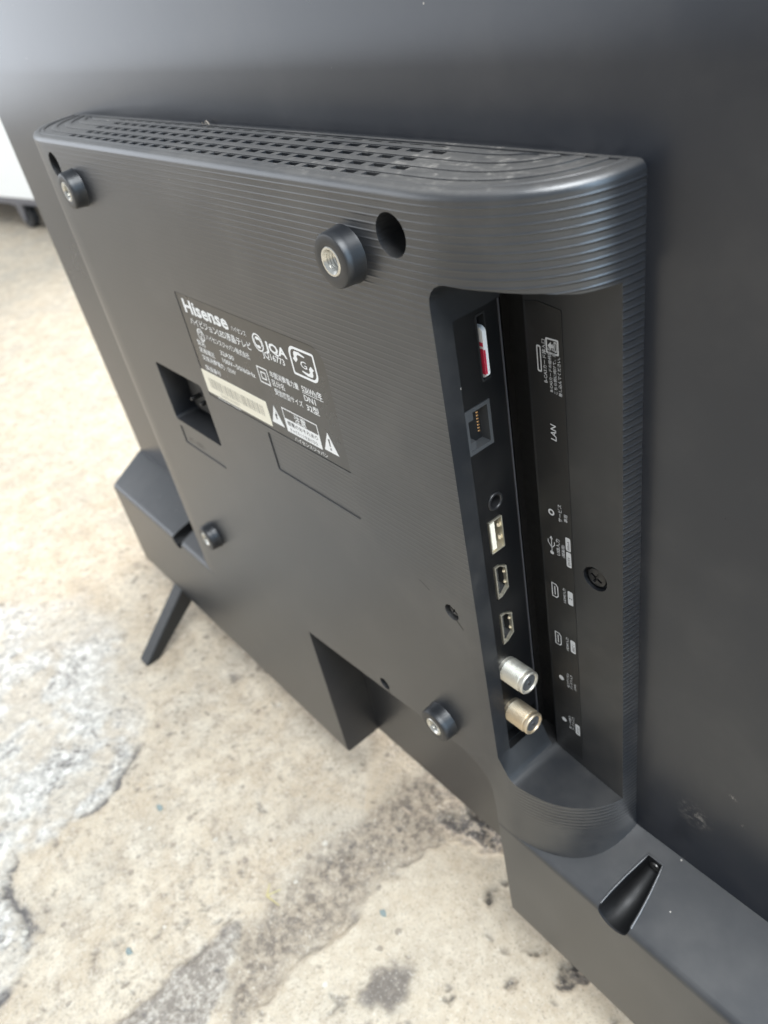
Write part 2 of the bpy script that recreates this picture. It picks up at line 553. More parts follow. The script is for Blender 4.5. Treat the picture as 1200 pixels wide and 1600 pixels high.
    # small dark pits and pale grains
    vor = N(nt, 'ShaderNodeTexVoronoi', i_Scale=150.0)
    L(ob, vor.inputs['Vector'])
    sv = N(nt, 'ShaderNodeSeparateColor')
    L(vor.outputs['Color'], sv.inputs[0])
    pit = math_node(nt, 'MULTIPLY', math_node(nt, 'LESS_THAN', vor.outputs['Distance'], .30), math_node(nt, 'GREATER_THAN', sv.outputs[0], .975))
    col = mix(math_node(nt, 'MULTIPLY', pit, .55), col, (.16, .13, .11))
    pit2 = math_node(nt, 'MULTIPLY', math_node(nt, 'LESS_THAN', vor.outputs['Distance'], .24), math_node(nt, 'LESS_THAN', sv.outputs[0], .02))
    col = mix(math_node(nt, 'MULTIPLY', pit2, .7), col, (.66, .62, .54))
    col = mix(math_node(nt, 'MULTIPLY', sstep(nt, noise(620, 4, .7), .55, .66), .55), col, (.20, .165, .13))
    col = mix(math_node(nt, 'MULTIPLY', sstep(nt, noise(540, 4, .7), .57, .68), .6), col, (.68, .62, .53))
    L(col, b.inputs['Base Color'])
    b.inputs['Roughness'].default_value = .62
    b.inputs['Specular IOR Level'].default_value = .35
    bp = N(nt, 'ShaderNodeBump', i_Strength=1.0, i_Distance=.0011)
    L(math_node(nt, 'ADD', noise(420, 6, .7), math_node(nt, 'MULTIPLY', noise(130, 4), 1.2)), bp.inputs['Height'])
    L(bp.outputs['Normal'], b.inputs['Normal'])
    return link('floor', me, m, kind='structure')


build_floor()

# ------------------------------------------------------------------ the television
tv = bpy.data.objects.new('television', None)
tv.empty_display_size = .05
COL.objects.link(tv)
tv['label'] = 'black flat screen television seen from behind, standing on two legs on worn concrete'
tv['category'] = 'television'

PY = 40.0        # panel plane
FY = 6.0         # rear face of the cover


def back_panel():
    """sheet with a soft bend near the top and rims that fall back to the front frame"""
    bm = bmesh.new()
    def yb(z):
        if z < 138:
            return PY
        s = math.tan(math.radians(7.0))
        t = min(max((z - 138) / 12, 0), 1)
        return PY + (s * 12 * t * t / 2 if z <= 150 else s * 6 + s * (z - 150))
    zs = [-228, -223, -100, 0, 100, 130, 138] + [138 + 1.5 * k for k in range(1, 9)] + [165, 192, 196]
    xs = [-310, -305, -150, 0, 150, 305, 310]
    grid = []
    for z in zs:
        row = []
        for x in xs:
            y = yb(z)
            if abs(x) == 310:
                y += 1.6
            if z in (-228, 196):
                y += 2.0
            row.append(bm.verts.new(S((x, y, z))))
        grid.append(row)
    for a, b2 in zip(grid, grid[1:]):
        for i in range(len(xs) - 1):
            bm.faces.new([a[i], a[i + 1], b2[i + 1], b2[i]])
    # rims to the front frame
    def rim(path, tgt):
        v2 = [bm.verts.new(S(t)) for t in tgt]
        for i in range(len(path) - 1):
            bm.faces.new([path[i], path[i + 1], v2[i + 1], v2[i]])
        return v2
    lft = [r_[0] for r_ in grid]
    rgt = [r_[-1] for r_ in grid]
    rim(lft, [(-352, 62, z * 1.0 if -228 < z < 196 else (-230 if z < 0 else 204)) for z in zs])
    rim(rgt, [(352, 62, z * 1.0 if -228 < z < 196 else (-230 if z < 0 else 204)) for z in zs])
    rim(grid[-1], [(x if abs(x) < 310 else math.copysign(352, x), 62, 204) for x in xs])
    rim(grid[0], [(x if abs(x) < 310 else math.copysign(352, x), 62, -230) for x in xs])
    bmesh.ops.recalc_face_normals(bm, faces=bm.faces)
    me = bpy.data.meshes.new('back_panel')
    bm.to_mesh(me)
    bm.free()
    smooth(me, 40)
    o = link('back_panel', me, M_PANEL, tv)
    o.modifiers.new('wn', 'WEIGHTED_NORMAL').keep_sharp = True
    return o


back_panel()
bm = bmesh.new()
add_prism(bm, rrect(-364, 364, -236, 210, 4), 'y', 60, 76)
fr = link('front_frame', smooth(bm_mesh(bm)), M_DARK, tv)
bm = bmesh.new()
add_prism(bm, rrect(-357, 357, -224, 203, 1), 'y', 75, 77)
link('screen', bm_mesh(bm), M_SCREENGLASS, fr)


# --- rear cover: lofted housing + lower bar, then the openings are cut
def outline(d, n=18, y_end=PY + 1.5, x_flare=0.0):
    """plan outline, inset by d: flat rear face with big rounded corners falling to the panel"""
    cx, cy, e = 125.0, 44.0, 2.3
    ax, ay = 46.5 - d, 38.0 - d
    right = []
    for k in range(n + 1):
        a = math.pi / 2 * k / n
        x = cx + ax * (math.sin(a) ** (2 / e)) + x_flare * math.sin(a)
        y = cy - ay * (max(math.cos(a), 0) ** (2 / e))
        if y > y_end:
            break
        right.append((x, y))
    right.append((cx + ax + x_flare, y_end))
    return [(-x, y) for x, y in reversed(right)] + right


def housing():
    bm = bmesh.new()
    levels = []
    levels.append((-185, 0, 0))
    for k in range(10):                   # cove where the side runs into the bar
        t = 1 - math.cos(math.pi / 2 * k / 9)
        levels.append((-148 + 15 * t, 0, 9 * (1 - math.sqrt(max(0, 1 - (1 - t) ** 2)))))
    levels += [(117.6, 0, 0)]
    for k in range(1, 6):                 # rounded top edge
        a = math.pi / 2 * k / 5
        levels.append((117.6 + 2.4 * math.sin(a), 2.4 * (1 - math.cos(a)), 0))
    rings = []
    for z, dd, fl in levels:
        rings.append([bm.verts.new(S((x, y, z))) for x, y in outline(dd, x_flare=fl)])
    n = len(rings[0])
    for a, b2 in zip(rings, rings[1:]):
        for i in range(n):
            bm.faces.new([a[i], a[(i + 1) % n], b2[(i + 1) % n], b2[i]])
    bm.faces.new(rings[0])
    bm.faces.new(rings[-1])
    return bm_mesh(bm)


def bar():
    bm = bmesh.new()
    sec = [(41.5, -226), (FY + 2, -226), (FY + .6, -225.4), (FY, -224), (FY, -151), (FY + .5, -149.4), (FY + 1.6, -148.3), (FY + 3, -147.7), (36, -139), (41.5, -137.6)]
    A = [bm.verts.new(S((-296.6 - 12 * (y - FY) / 34, y, z))) for y, z in sec]
    B = [bm.verts.new(S((296.6 + 12 * (y - FY) / 34, y, z))) for y, z in sec]
    n = len(sec)
    bm.faces.new(A)
    bm.faces.new(B)
    for i in range(n):
        bm.faces.new([A[i], B[i], B[(i + 1) % n], A[(i + 1) % n]])
    return bm_mesh(bm)


def cut(fn):
    b_ = bmesh.new()
    fn(b_)
    boolean(cover, bm_mesh(b_))


cover = link('rear_cover', housing(), None, tv)
boolean(cover, bar(), 'UNION')

# port recess
def recess(b_):
    top = [(131.5 + 6 - 6 * math.cos(math.radians(a)), 91.5 + 6 * math.sin(math.radians(a))) for a in (0, 18, 36, 54, 72, 90)]
    bot = [(190, -114.5), (168, -114.0), (150, -111.6), (141, -110.0), (138.2, -109.2), (136.6, -108.0), (135.4, -106.0), (131.5, -97.5)]
    add_prism(b_, top + [(150, 97), (160, 96), (166, 94.5), (190, 93.5)] + bot, 'y', -20, 33)


cut(recess)
cut(lambda b_: add_box(b_, 125.5, 131.9, 13.0, 36.0, -99.0, 84.0))              # seat of the port plate
cut(lambda b_: add_box(b_, 126.5, 138.0, 31.0, 38.6, -108.5, 89.0))             # dark gap beside it


def notch(b_):
    poly = [(-9.5, -240), (-9.5, -121.5), (60, -115.6), (108, -111.6), (114, -112.4), (119, -114.8), (123, -118.8), (125, -124), (125.5, -131), (125.5, -240)]
    add_prism(b_, poly, 'y', -20, 30)


cut(notch)


def holes(b_):
    for x, z, rad, dep in ((120.7, 108, 5.8, 20), (-120.7, 108, 5.8, 20), (118.5, -25.8, 3.4, 7), (57.5, -111.2, 3.3, 7)):
        add_lathe(b_, [(0, 0), (rad, 0), (rad, dep + 10), (0, dep + 10)], (x, FY - 10, z), (0, 1, 0), 40)
    add_lathe(b_, [(0, 0), (4.6, 0), (4.6, 8.2), (0, 8.2)], (159.8, 27, -5.4), (0, 1, 0), 40)
    for s in (-1, 1):                   # screw pockets scooped into the top of the bar
        A = []
        prof = [(2.0, 7.0, -145.6), (7, 7.0, -148.6), (14, 6.5, -150.0), (22, 5.4, -149.6), (29, 4.1, -147.6), (33.8, 3.3, -145.6)]
        rings = []
        for y, rad, zc in prof:
            ring = []
            for k in range(13):
                a = math.pi + math.pi * k / 12
                ring.append((rad * math.cos(a), zc + rad * 1.05 * math.sin(a)))
            ring = [(-rad, zc + 14)] + ring + [(rad, zc + 14)]
            rings.append([b_.verts.new(S((s * 185.5 + q[0], y, q[1]))) for q in ring])
        n = len(rings[0])
        for a_, c_ in zip(rings, rings[1:]):
            for i in range(n):
                b_.faces.new([a_[i], a_[(i + 1) % n], c_[(i + 1) % n], c_[i]])
        b_.faces.new(rings[0])
        b_.faces.new(rings[-1])


cut(holes)


def apply_bevel(o, width_mm, seg, angle):
    b = o.modifiers.new('bev', 'BEVEL')
    b.width = width_mm * .001
    b.segments = seg
    b.limit_method = 'ANGLE'
    b.angle_limit = math.radians(angle)
    me = bpy.data.meshes.new_from_object(o.evaluated_get(bpy.context.evaluated_depsgraph_get()))
    old = o.data
    o.modifiers.clear()
    o.data = me
    bpy.data.meshes.remove(old)


apply_bevel(cover, .75, 3, 50)
# vent field on top: a shallow tray, then the slots
cut(lambda b_: add_prism(b_, outline(3.6, y_end=38.6), 'z', 119.55, 125))
ROWS = [7.3, 13.6, 20.3, 26.8, 32.0]         # slot rows: distance in from the rear face


def slots(b_):
    for j, dd in enumerate(ROWS):
        y = FY + dd
        x = -108 + (j % 2) * 4.6
        while x < 110:
            if y + 1.4 < 38.4:
                add_box(b_, x, x + 5.9, y - 1.45, y + 1.45, 104, 121)
            else:
                add_box(b_, x, x + 5.9, y - 1.45, 38.2, 104, 121)
            x += 9.2


cut(slots)


cut(lambda b_: add_prism(b_, rrect(-87.5, -39.5, -15.5, 17.5, (2, 2, 2, 2)), 'y', 0, 27))   # power inlet well
cut(lambda b_: add_prism(b_, rrect(-32.2, 73.4, 15.4, 64.4, (.5, .5, 6.5, .5)), 'y', 0, FY + .45))   # rating label seat
cut(lambda b_: add_prism(b_, rrect(15.2, 72.6, -6.4, 12.6, 1.0), 'y', 0, FY + .4))
cut(lambda b_: add_prism(b_, rrect(-86.5, -43.5, -30, -19, 1.0), 'y', 0, FY + .4))
cover.data.materials.clear()
cover.data.materials.append(M_COVER)
cover.data.materials.append(M_RECESS)
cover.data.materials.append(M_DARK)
# the moulded ribs stop inside the recess: inner faces take the plain plastic
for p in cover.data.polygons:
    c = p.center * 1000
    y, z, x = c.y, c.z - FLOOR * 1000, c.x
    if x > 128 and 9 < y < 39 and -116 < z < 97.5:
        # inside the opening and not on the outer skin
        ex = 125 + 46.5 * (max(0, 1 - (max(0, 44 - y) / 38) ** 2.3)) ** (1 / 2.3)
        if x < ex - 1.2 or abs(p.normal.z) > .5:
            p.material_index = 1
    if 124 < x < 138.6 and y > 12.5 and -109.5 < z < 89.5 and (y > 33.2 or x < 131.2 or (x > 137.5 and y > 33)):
        p.material_index = 2  # black colour stands in for the shade of a deeper gap
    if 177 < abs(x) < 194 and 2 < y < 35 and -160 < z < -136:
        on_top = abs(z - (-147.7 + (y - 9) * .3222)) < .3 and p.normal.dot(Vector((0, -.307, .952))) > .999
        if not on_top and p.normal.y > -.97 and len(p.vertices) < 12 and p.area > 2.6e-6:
            p.material_index = 2  # pocket walls coloured black for the shade of a hollow
soft_edges(cover, 0)

# bead added along each screw pocket's edge to catch a highlight
for sgn in (-1, 1):
    half = [(8.2, 7.0), (14, 6.5), (22, 5.4), (29, 4.1), (33.5, 3.3)]
    path = [(-rd, y) for y, rd in half] + [(rd, y) for y, rd in reversed(half)]
    bm = bmesh.new()
    rings = []
    for i, (dx, y) in enumerate(path):
        p0, p1 = path[max(i - 1, 0)], path[min(i + 1, len(path) - 1)]
        t = Vector((p1[0] - p0[0], p1[1] - p0[1], (p1[1] - p0[1]) * .3222)).normalized()
        n1 = t.cross(Vector((0, -.307, .952))).normalized()
        n2 = n1.cross(t).normalized()
        c = Vector((sgn * 185.5 + dx, y, -147.7 + (y - 9) * .3222 - .12))
        rings.append([bm.verts.new(S(c + n1 * (.5 * math.cos(q)) + n2 * (.38 * math.sin(q)))) for q in [2 * math.pi * k / 8 for k in range(8)]])
    for r0, r1 in zip(rings, rings[1:]):
        for k in range(8):
            bm.faces.new([r0[k], r0[(k + 1) % 8], r1[(k + 1) % 8], r1[k]])
    bm.faces.new(rings[0])
    bm.faces.new(rings[-1])
    link('highlight_bead', smooth(bm_mesh(bm), 60), M_COVER, cover)

# raised ridges between the slot rows
for k, (d0, d1) in enumerate(((3.9, 5.6), (9.0, 11.9), (15.3, 18.6), (22.0, 25.1), (28.5, 30.4))):
    bm = bmesh.new()
    o1 = [p for p in outline(d0, y_end=38.5 - max(0, k - 1) * .4)]
    o2 = [p for p in outline(d1, y_end=38.5 - max(0, k - 1) * .4)]
    n = min(len(o1), len(o2))
    def resample(o_, m=60):
        L_ = [0]
        for a, b2 in zip(o_, o_[1:]):
            L_.append(L_[-1] + math.dist(a, b2))
        t = np.linspace(0, L_[-1], m)
        return list(zip(np.interp(t, L_, [q[0] for q in o_]), np.interp(t, L_, [q[1] for q in o_])))
    # keep the sample parameter shared: straight run and corners separately
    def split(o_):
        i0 = max(i for i, q in enumerate(o_) if q[0] <= -125 + 1e-6)
        i1 = min(i for i, q in enumerate(o_) if q[0] >= 125 - 1e-6)
        return resample(o_[:i0 + 1], 22)[:-1] + [o_[i0], o_[i1]] + resample(o_[i1:], 22)[1:]
    q1, q2 = split(o1), split(o2)
    sec = ((0, 119.3), (0, 119.85), (.14, 120.05), (.86, 120.05), (1, 119.85), (1, 119.3))
    rings = [[bm.verts.new(S((a[0] + (b2[0] - a[0]) * t, a[1] + (b2[1] - a[1]) * t, z))) for t, z in sec] for a, b2 in zip(q1, q2)]
    for a, b2 in zip(rings, rings[1:]):
        for i in range(len(sec)):
            bm.faces.new([a[i], a[(i + 1) % len(sec)], b2[(i + 1) % len(sec)], b2[i]])
    bm.faces.new(rings[0])
    bm.faces.new(rings[-1])
    o = link('vent_ridge', smooth(bm_mesh(bm), 30), M_COVER, cover)


# --- standoffs with threaded inserts
def standoff_mesh():
    bm = bmesh.new()
    prof = [(0, 5.9), (4.3, 5.9), (4.3, .05), (4.5, 0), (7.0, 0), (7.45, .15), (7.75, .6), (7.95, 2.4), (8.1, 5.2), (8.5, 6.4), (0, 6.4)]
    add_lathe(bm, prof, (0, 0, 0), (0, 1, 0), 48)
    me = bm_mesh(bm, 'standoff')
    return smooth(me, 35)


def insert_mesh():
    bm = bmesh.new()
    prof = [(4.25, 5.5), (4.25, .15), (4.05, -.1), (3.5, -.1), (3.2, .25)]
    for k in range(5):                         # thread
        prof += [(2.75, .7 + k * .9), (3.2, 1.15 + k * .9)]
    add_lathe(bm, prof, (0, 0, 0), (0, 1, 0), 40)
    bm2 = bm_mesh(bm, 'threaded_insert')
    return smooth(bm2, 30)


# meshes are built about the local origin, so undo the floor shift
def recentre(me):
    me.transform(Matrix.Translation((0, 0, -FLOOR)))
    return me


so_me, in_me = recentre(standoff_mesh()), recentre(insert_mesh())
# open the boss: the insert's bore shows, so the boss front is a ring with its own floor behind the insert
for sx in (-1, 1):
    for sz in (-1, 1):
        o = link('standoff', so_me, M_DARK if False else M_RECESS, tv)
        o.location = S((100 * sx, 0, 100 * sz))
        i = link('threaded_insert', in_me, M_ZINC, o)


# --- screws
def screw_mesh(rad):
    bm = bmesh.new()
    add_lathe(bm, [(0, 1.5), (rad * .98, 1.5), (rad, .8), (rad * .92, .25), (rad * .6, 0), (0, -.05)], (0, 0, 0), (0, 1, 0), 32)
    me = recentre(bm_mesh(bm, 'screw_head'))
    t = bpy.data.objects.new('tmp_screw', me)
    COL.objects.link(t)
    b_ = bmesh.new()
    add_box(b_, -rad * .62, rad * .62, -1, .9, -rad * .13, rad * .13)
    boolean(t, recentre(bm_mesh(b_)))
    b_ = bmesh.new()
    add_box(b_, -rad * .13, rad * .13, -1, .9, -rad * .62, rad * .62)
    boolean(t, recentre(bm_mesh(b_)))
    me = t.data
    bpy.data.objects.remove(t)
    return smooth(me, 35)


s1_me = screw_mesh(2.7)
s2_me = screw_mesh(3.7)
for (x, y, z), me in (((118.5, FY + 1.2, -25.8), s1_me), ((57.5, FY + 1.4, -111.2), s1_me), ((159.8, 33.6, -5.4), s2_me)):
    o = link('cover_screw', me, M_SCREW if x > 150 else M_GREYSCREW, tv)
    o.location = S((x, y, z))
    o.rotation_euler = (0, .5, 0)
    
for s in (-1, 1):
    o = link('pocket_screw', s1_me, M_GREYSCREW, tv)
    o.location = S((s * 185.5, 32.6, -145.0))
    o.scale = (.8, .6, .8)


# ------------------------------------------------------------------ lettering
def text_bm(bm, s, size, org, ux, uy, off=0.0, align='LEFT', stretch=1.0, shear=0.0, fit=None):
    """adds the outline of s; size in mm (em), org local mm, ux/uy text axes"""
    c = bpy.data.curves.new('t', 'FONT')
    c.body = s
    c.size = 1.0
    c.offset = off
    c.shear = shear
    c.align_x = align
    c.resolution_u = 2
    c.fill_mode = 'FRONT'
    o = bpy.data.objects.new('t', c)
    me = bpy.data.meshes.new_from_object(o)
    ux, uy = Vector(ux), Vector(uy)
    if fit and len(me.vertices):
        xs_ = [v.co.x for v in me.vertices]
        stretch = fit / ((max(xs_) - min(xs_)) * size)
        for v in me.vertices:
            v.co.x -= min(xs_)
    vs = [bm.verts.new(S(Vector(org) + ux * (v.co.x * size * stretch) + uy * (v.co.y * size))) for v in me.vertices]
    for p in me.polygons:
        try:
            bm.faces.new([vs[i] for i in p.vertices])
        except ValueError:
            pass
    bpy.data.objects.remove(o)
    bpy.data.curves.remove(c)
    bpy.data.meshes.remove(me)


def flat_poly(bm, pts, y):
    bm.faces.new([bm.verts.new(S((x, y, z))) for x, z in pts])


def ring_poly(bm, outer, inner, y):
    A = [bm.verts.new(S((x, y, z))) for x, z in outer]
    B = [bm.verts.new(S((x, y, z))) for x, z in inner]
    n = len(A)
    for i in range(n):
        bm.faces.new([A[i], A[(i + 1) % n], B[(i + 1) % n], B[i]])


def circ(cx, cz, rad, n=24, sx=1.0):
    return [(cx + sx * rad * math.cos(2 * math.pi * k / n), cz + rad * math.sin(2 * math.pi * k / n)) for k in range(n)]


def flat_mesh(bm, name, mat, parent, facing=(0, -1, 0)):
    me = bpy.data.meshes.new(name)
    for f_ in bm.faces:
        f_.normal_update()
        if f_.normal.dot(Vector(facing)) < 0:
            f_.normal_flip()
    bm.to_mesh(me)
    bm.free()
    return link(name, me, mat, parent, kind='stuff')


# --- rating label (local frame: x right, z up)
LY = FY + .18
bm = bmesh.new()
add_prism(bm, rrect(-31.9, 73.1, 15.7, 64.1, (.4, .4, 6.3, .4)), 'y', LY, FY + .5)
lab = link('rating_label', bm_mesh(bm), M_LABEL, tv)
lab['label'] = 'dark rating label with white lettering and a cream barcode sticker'
TY = LY - .05
RX, UZ = (1, 0, 0), (0, 0, 1)
bm = bmesh.new()
def T(s, x, z, size, **k):
    text_bm(bm, s, size, (x, TY, z), RX, UZ, **k)
def TF(s, x0, x1, z, size, **k):
    text_bm(bm, s, size, (x0, TY, z), RX, UZ, fit=x1 - x0, **k)
TF('Hisense', -27.6, 8.9, 56.4, 8.4, off=.030)
TF('ハイセンス', 11.0, 22.0, 56.8, 2.7, off=.004)
TF('ハイビジョンLED液晶テレビ', -25.8, 23.4, 51.4, 3.8, off=.012)
TF('ハイセンスジャパン株式会社', -15.4, 19.4, 46.6, 3.0, off=.010)
TF('型名', -26.2, -19.4, 42.0, 2.8, off=.008)
TF('32A30', -6.4, 4.7, 42.0, 3.0, off=.010)
TF('定格電圧', -26.3, -12.8, 38.5, 2.8, off=.008)
TF('100V~50/60Hz', -6.4, 19.4, 38.5, 3.0, off=.010)
TF('定格消費電力 : 55W', -26.0, 2.3, 34.9, 2.8, off=.008)
TF('製造番号', -26.3, -13.0, 30.0, 2.6, off=.008)
# approval mark: a round badge beside the maker's name
ring_poly(bm, circ(-20.0, 47.4, 3.0), circ(-20.0, 47.4, 2.4), TY)
TF('PS', -21.8, -18.2, 47.5, 2.4, off=.012)
TF('E', -20.8, -19.2, 45.4, 2.2, off=.012)
# quality mark: disc with a swirl, three letters, number
ring_poly(bm, circ(30.0, 56.3, 3.7, 32), circ(30.0, 56.3, 3.05, 32), TY)
for s_ in (1, -1):
    blade = []
    for k in range(11):
        a = math.radians(-35 + 17 * k)
        blade.append((30.0 + s_ * (.36 + 2.5 * math.cos(a)), 56.3 + s_ * 2.5 * math.sin(a)))
    for k in range(10, -1, -1):
        a = math.radians(-35 + 17 * k)
        blade.append((30.0 + s_ * (.8 + 1.4 * math.cos(a)), 56.3 + s_ * (-.2 + 1.5 * math.sin(a))))
    flat_poly(bm, blade, TY)
TF('JQA', 34.6, 49.2, 54.6, 5.2, off=.036)
TF('JQ16773', 31.0, 46.2, 51.0, 3.6, off=.014)
# recycling mark: rounded square with two hooked arrows and a G
ring_poly(bm, rrect(51.2, 67.2, 49.4, 61.0, (.9, 3.6, .9, 3.6), 6), rrect(52.2, 66.2, 50.4, 60.0, (.5, 3.0, .5, 3.0), 6), TY)
TF('G', 57.4, 61.2, 53.6, 4.0, off=.006)
for s_ in (1, -1):
    def q(x, z):
        return (59.2 + s_ * x, 55.2 + s_ * z * .66)
    flat_poly(bm, [q(-6.2, 1.2), q(-4.6, -.6), q(-3.0, 1.6), q(-3.2, 3.6), q(-2.2, 4.6), q(1.6, 4.2), q(2.0, 5.0), q(-1.2, 6.4), q(-4.2, 6.2), q(-5.0, 4.6), q(-5.0, 2.4)], TY)
# double insulation
ring_poly(bm, rrect(22.8, 30.4, 38.0, 45.2, .2, 1), rrect(23.4, 29.8, 38.6, 44.6, .2, 1), TY)
ring_poly(bm, rrect(24.7, 28.5, 39.9, 43.3, .2, 1), rrect(25.3, 27.9, 40.5, 42.7, .2, 1), TY)
TF('年間消費電力量', 32.2, 51.5, 43.0, 3.0, off=.010)
TF('52kWh/年', 53.6, 66.2, 43.2, 3.3, off=.016)
flat_poly(bm, [(53.4, 42.5), (66.4, 42.5), (66.4, 42.75), (53.4, 42.75)], TY)
TF('区分名', 32.2, 40.7, 39.4, 3.0, off=.010)
TF('DN1', 53.6, 60.8, 39.4, 3.4, off=.014)
TF('受信機型サイズ', 32.2, 51.3, 35.6, 3.0, off=.010)
TF('32型', 53.6, 61.5, 35.4, 3.4, off=.014)
# warning triangles and the caution box
def tri(cx, z0, w, h):
    return [(cx - w / 2, z0), (cx + w / 2, z0), (cx, z0 + h)]
for cx, z0 in ((27.4, 20.2), (63.4, 20.4)):
    flat_poly(bm, tri(cx, z0, 9.0, 8.8), TY)
ring_poly(bm, [(33.6, 19.4), (57.3, 19.4), (57.3, 30.3), (33.6, 30.3)], [(34.1, 25.6), (56.8, 25.6), (56.8, 29.8), (34.1, 29.8)], TY)
TF('注意', 41.6, 49.4, 26.1, 4.0, off=.014)
TF('ハイセンスジャパン', 37.7, 59.7, 16.6, 2.1, off=.008)
TF('MADE IN CHINA', -24.0, -4.0, 15.9, 1.3, off=.004)
flat_mesh(bm, 'printed_lettering', M_PRINT, lab)
bm = bmesh.new()
TY -= .03
flat_poly(bm, [(27.0, 22.6), (27.9, 22.6), (27.7, 24.2), (28.5, 24.4), (27.4, 26.6), (27.5, 25.0), (26.6, 24.8)], TY)
flat_poly(bm, [(63.1, 23.0), (63.7, 23.0), (63.95, 26.4), (62.85, 26.4)], TY)
flat_poly(bm, circ(63.4, 21.9, .5, 10), TY)
TF('感電のおそれあり', 35.2, 55.6, 22.9, 2.2, off=.008)
TF('キャビネットをあけるな', 36.0, 54.6, 20.2, 1.9, off=.006)
flat_mesh(bm, 'dark_lettering', M_INK, lab)
# barcode sticker
bm = bmesh.new()
add_prism(bm, rrect(-33.2, 21.5, 17.2, 28.6, .3), 'y', LY - .12, LY + .02)
stk = link('barcode_sticker', bm_mesh(bm), M_STICKER, lab)
rng = np.random.default_rng(4)
bm = bmesh.new()
x = -27.5
while x < 17.5:
    w = rng.choice([.25, .35, .55, .8])
    flat_poly(bm, [(x, 20.6), (x + w, 20.6), (x + w, 25.6), (x, 25.6)], LY - .16)
    x += w + rng.choice([.35, .45, .7, .9])
text_bm(bm, '32A30 0118 420573', 2.0, (-20, LY - .16, 18.3), RX, UZ)
flat_mesh(bm, 'barcode', M_PRINT_DIM if False else simple('faded_ink', (.34, .32, .27), .6), lab)

# --- power inlet well
bm = bmesh.new()
add_prism(bm, rrect(-80, -50, -10.5, 8.5, 4), 'y', 15.5, 27.2)
inlet = link('power_inlet', smooth(bm_mesh(bm)), M_DARK, tv)
bm = bmesh.new()
for x in (-70, -60):
    add_lathe(bm, [(0, 10.2), (.9, 10.6), (1.2, 11.2), (1.2, 15.6), (0, 15.6)], (x, 0, -1), (0, 1, 0), 14)
link('pin', smooth(bm_mesh(bm)), M_SCREW, inlet)
bm = bmesh.new()
text_bm(bm, 'AC 100V~', 4.2, (-81, FY + .38, -27), RX, UZ)
flat_mesh(bm, 'embossed_lettering', M_DARK, tv)
# moulded arrows beside the cover screws
for pts in ([(120.0, -28.5), (121.0, -28.2), (123.8, -31.0), (123.2, -31.7)], [(58.2, -113.7), (59.2, -113.4), (62.0, -116.2), (61.4, -116.9)],
            [(102.5, -19.3), (103, -19.0), (108, -21.2), (107.6, -21.6)]):
    bm = bmesh.new()
    flat_poly(bm, pts, FY - .03)
    flat_mesh(bm, 'moulded_mark', M_SCREW, tv)

# ------------------------------------------------------------------ port plate and connectors (facing +x)
PX = 129.0


def plate_openings(b_):
    add_box(b_, 120, 140, 23.4, 26.8, 60.6, 80.9)                        # card slot
    add_box(b_, 120, 140, 14.7, 25.3, 38.9, 54.6)                        # LAN
    add_lathe(b_, [(0, 0), (3.3, 0), (3.3, 20), (0, 20)], (120, 22.7, 17.9), (1, 0, 0), 32)
    add_box(b_, 120, 140, 18.3, 24.9, -2.2, 11.6)                        # USB
    for zc in (-15.2, -37.6):
        add_prism(b_, [(18.4, zc - 7.6), (20.6, zc - 7.6), (24.6, zc - 5.2), (24.6, zc + 5.2), (20.6, zc + 7.6), (18.4, zc + 7.6)], 'x', 120, 140)
    add_box(b_, 120, 140, 13.6, 31, -98.0, -89.0)                        # open gap under the aerial sockets


bm = bmesh.new()
add_box(bm, 126.2, PX, 13.1, 32.2, -98.9, 83.9)
plate = link('port_plate', bm_mesh(bm), None, tv)
b_ = bmesh.new()
plate_openings(b_)
boolean(plate, bm_mesh(b_))
plate.data.materials.clear()
plate.data.materials.append(M_BLACK)
soft_edges(plate, .25, 2, 40)
bm = bmesh.new()
add_box(bm, 128.3, 129.25, 32.15, 32.6, -98.5, 83.8)
link('highlight_strip', bm_mesh(bm), M_STEEL, tv)  # added strip, stands in for the bright highlight along the plate's edge
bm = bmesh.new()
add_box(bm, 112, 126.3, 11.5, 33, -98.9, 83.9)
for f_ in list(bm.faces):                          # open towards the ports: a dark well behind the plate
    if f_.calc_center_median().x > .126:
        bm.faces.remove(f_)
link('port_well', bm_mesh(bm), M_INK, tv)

# card slot
bm = bmesh.new()
ring = rrect(23.2, 27.0, 60.4, 81.1, .3, 2)
inn = rrect(23.75, 26.5, 61.0, 80.5, .2, 2)
for t0, t1 in ((PX + .15, PX - 6),):
    A = [bm.verts.new(S((t0, y, z))) for y, z in ring]
    B = [bm.verts.new(S((t0, y, z))) for y, z in inn]
    Cc = [bm.verts.new(S((t1, y, z))) for y, z in inn]
    D = [bm.verts.new(S((PX - 1, y, z))) for y, z in ring]
    n = len(A)
    for i in range(n):
        j = (i + 1) % n
        bm.faces.new([A[i], A[j], B[j], B[i]])
        bm.faces.new([B[i], B[j], Cc[j], Cc[i]])
        bm.faces.new([A[i], A[j], D[j], D[i]])
link('card_slot', bm_mesh(bm), M_SLOT, tv)

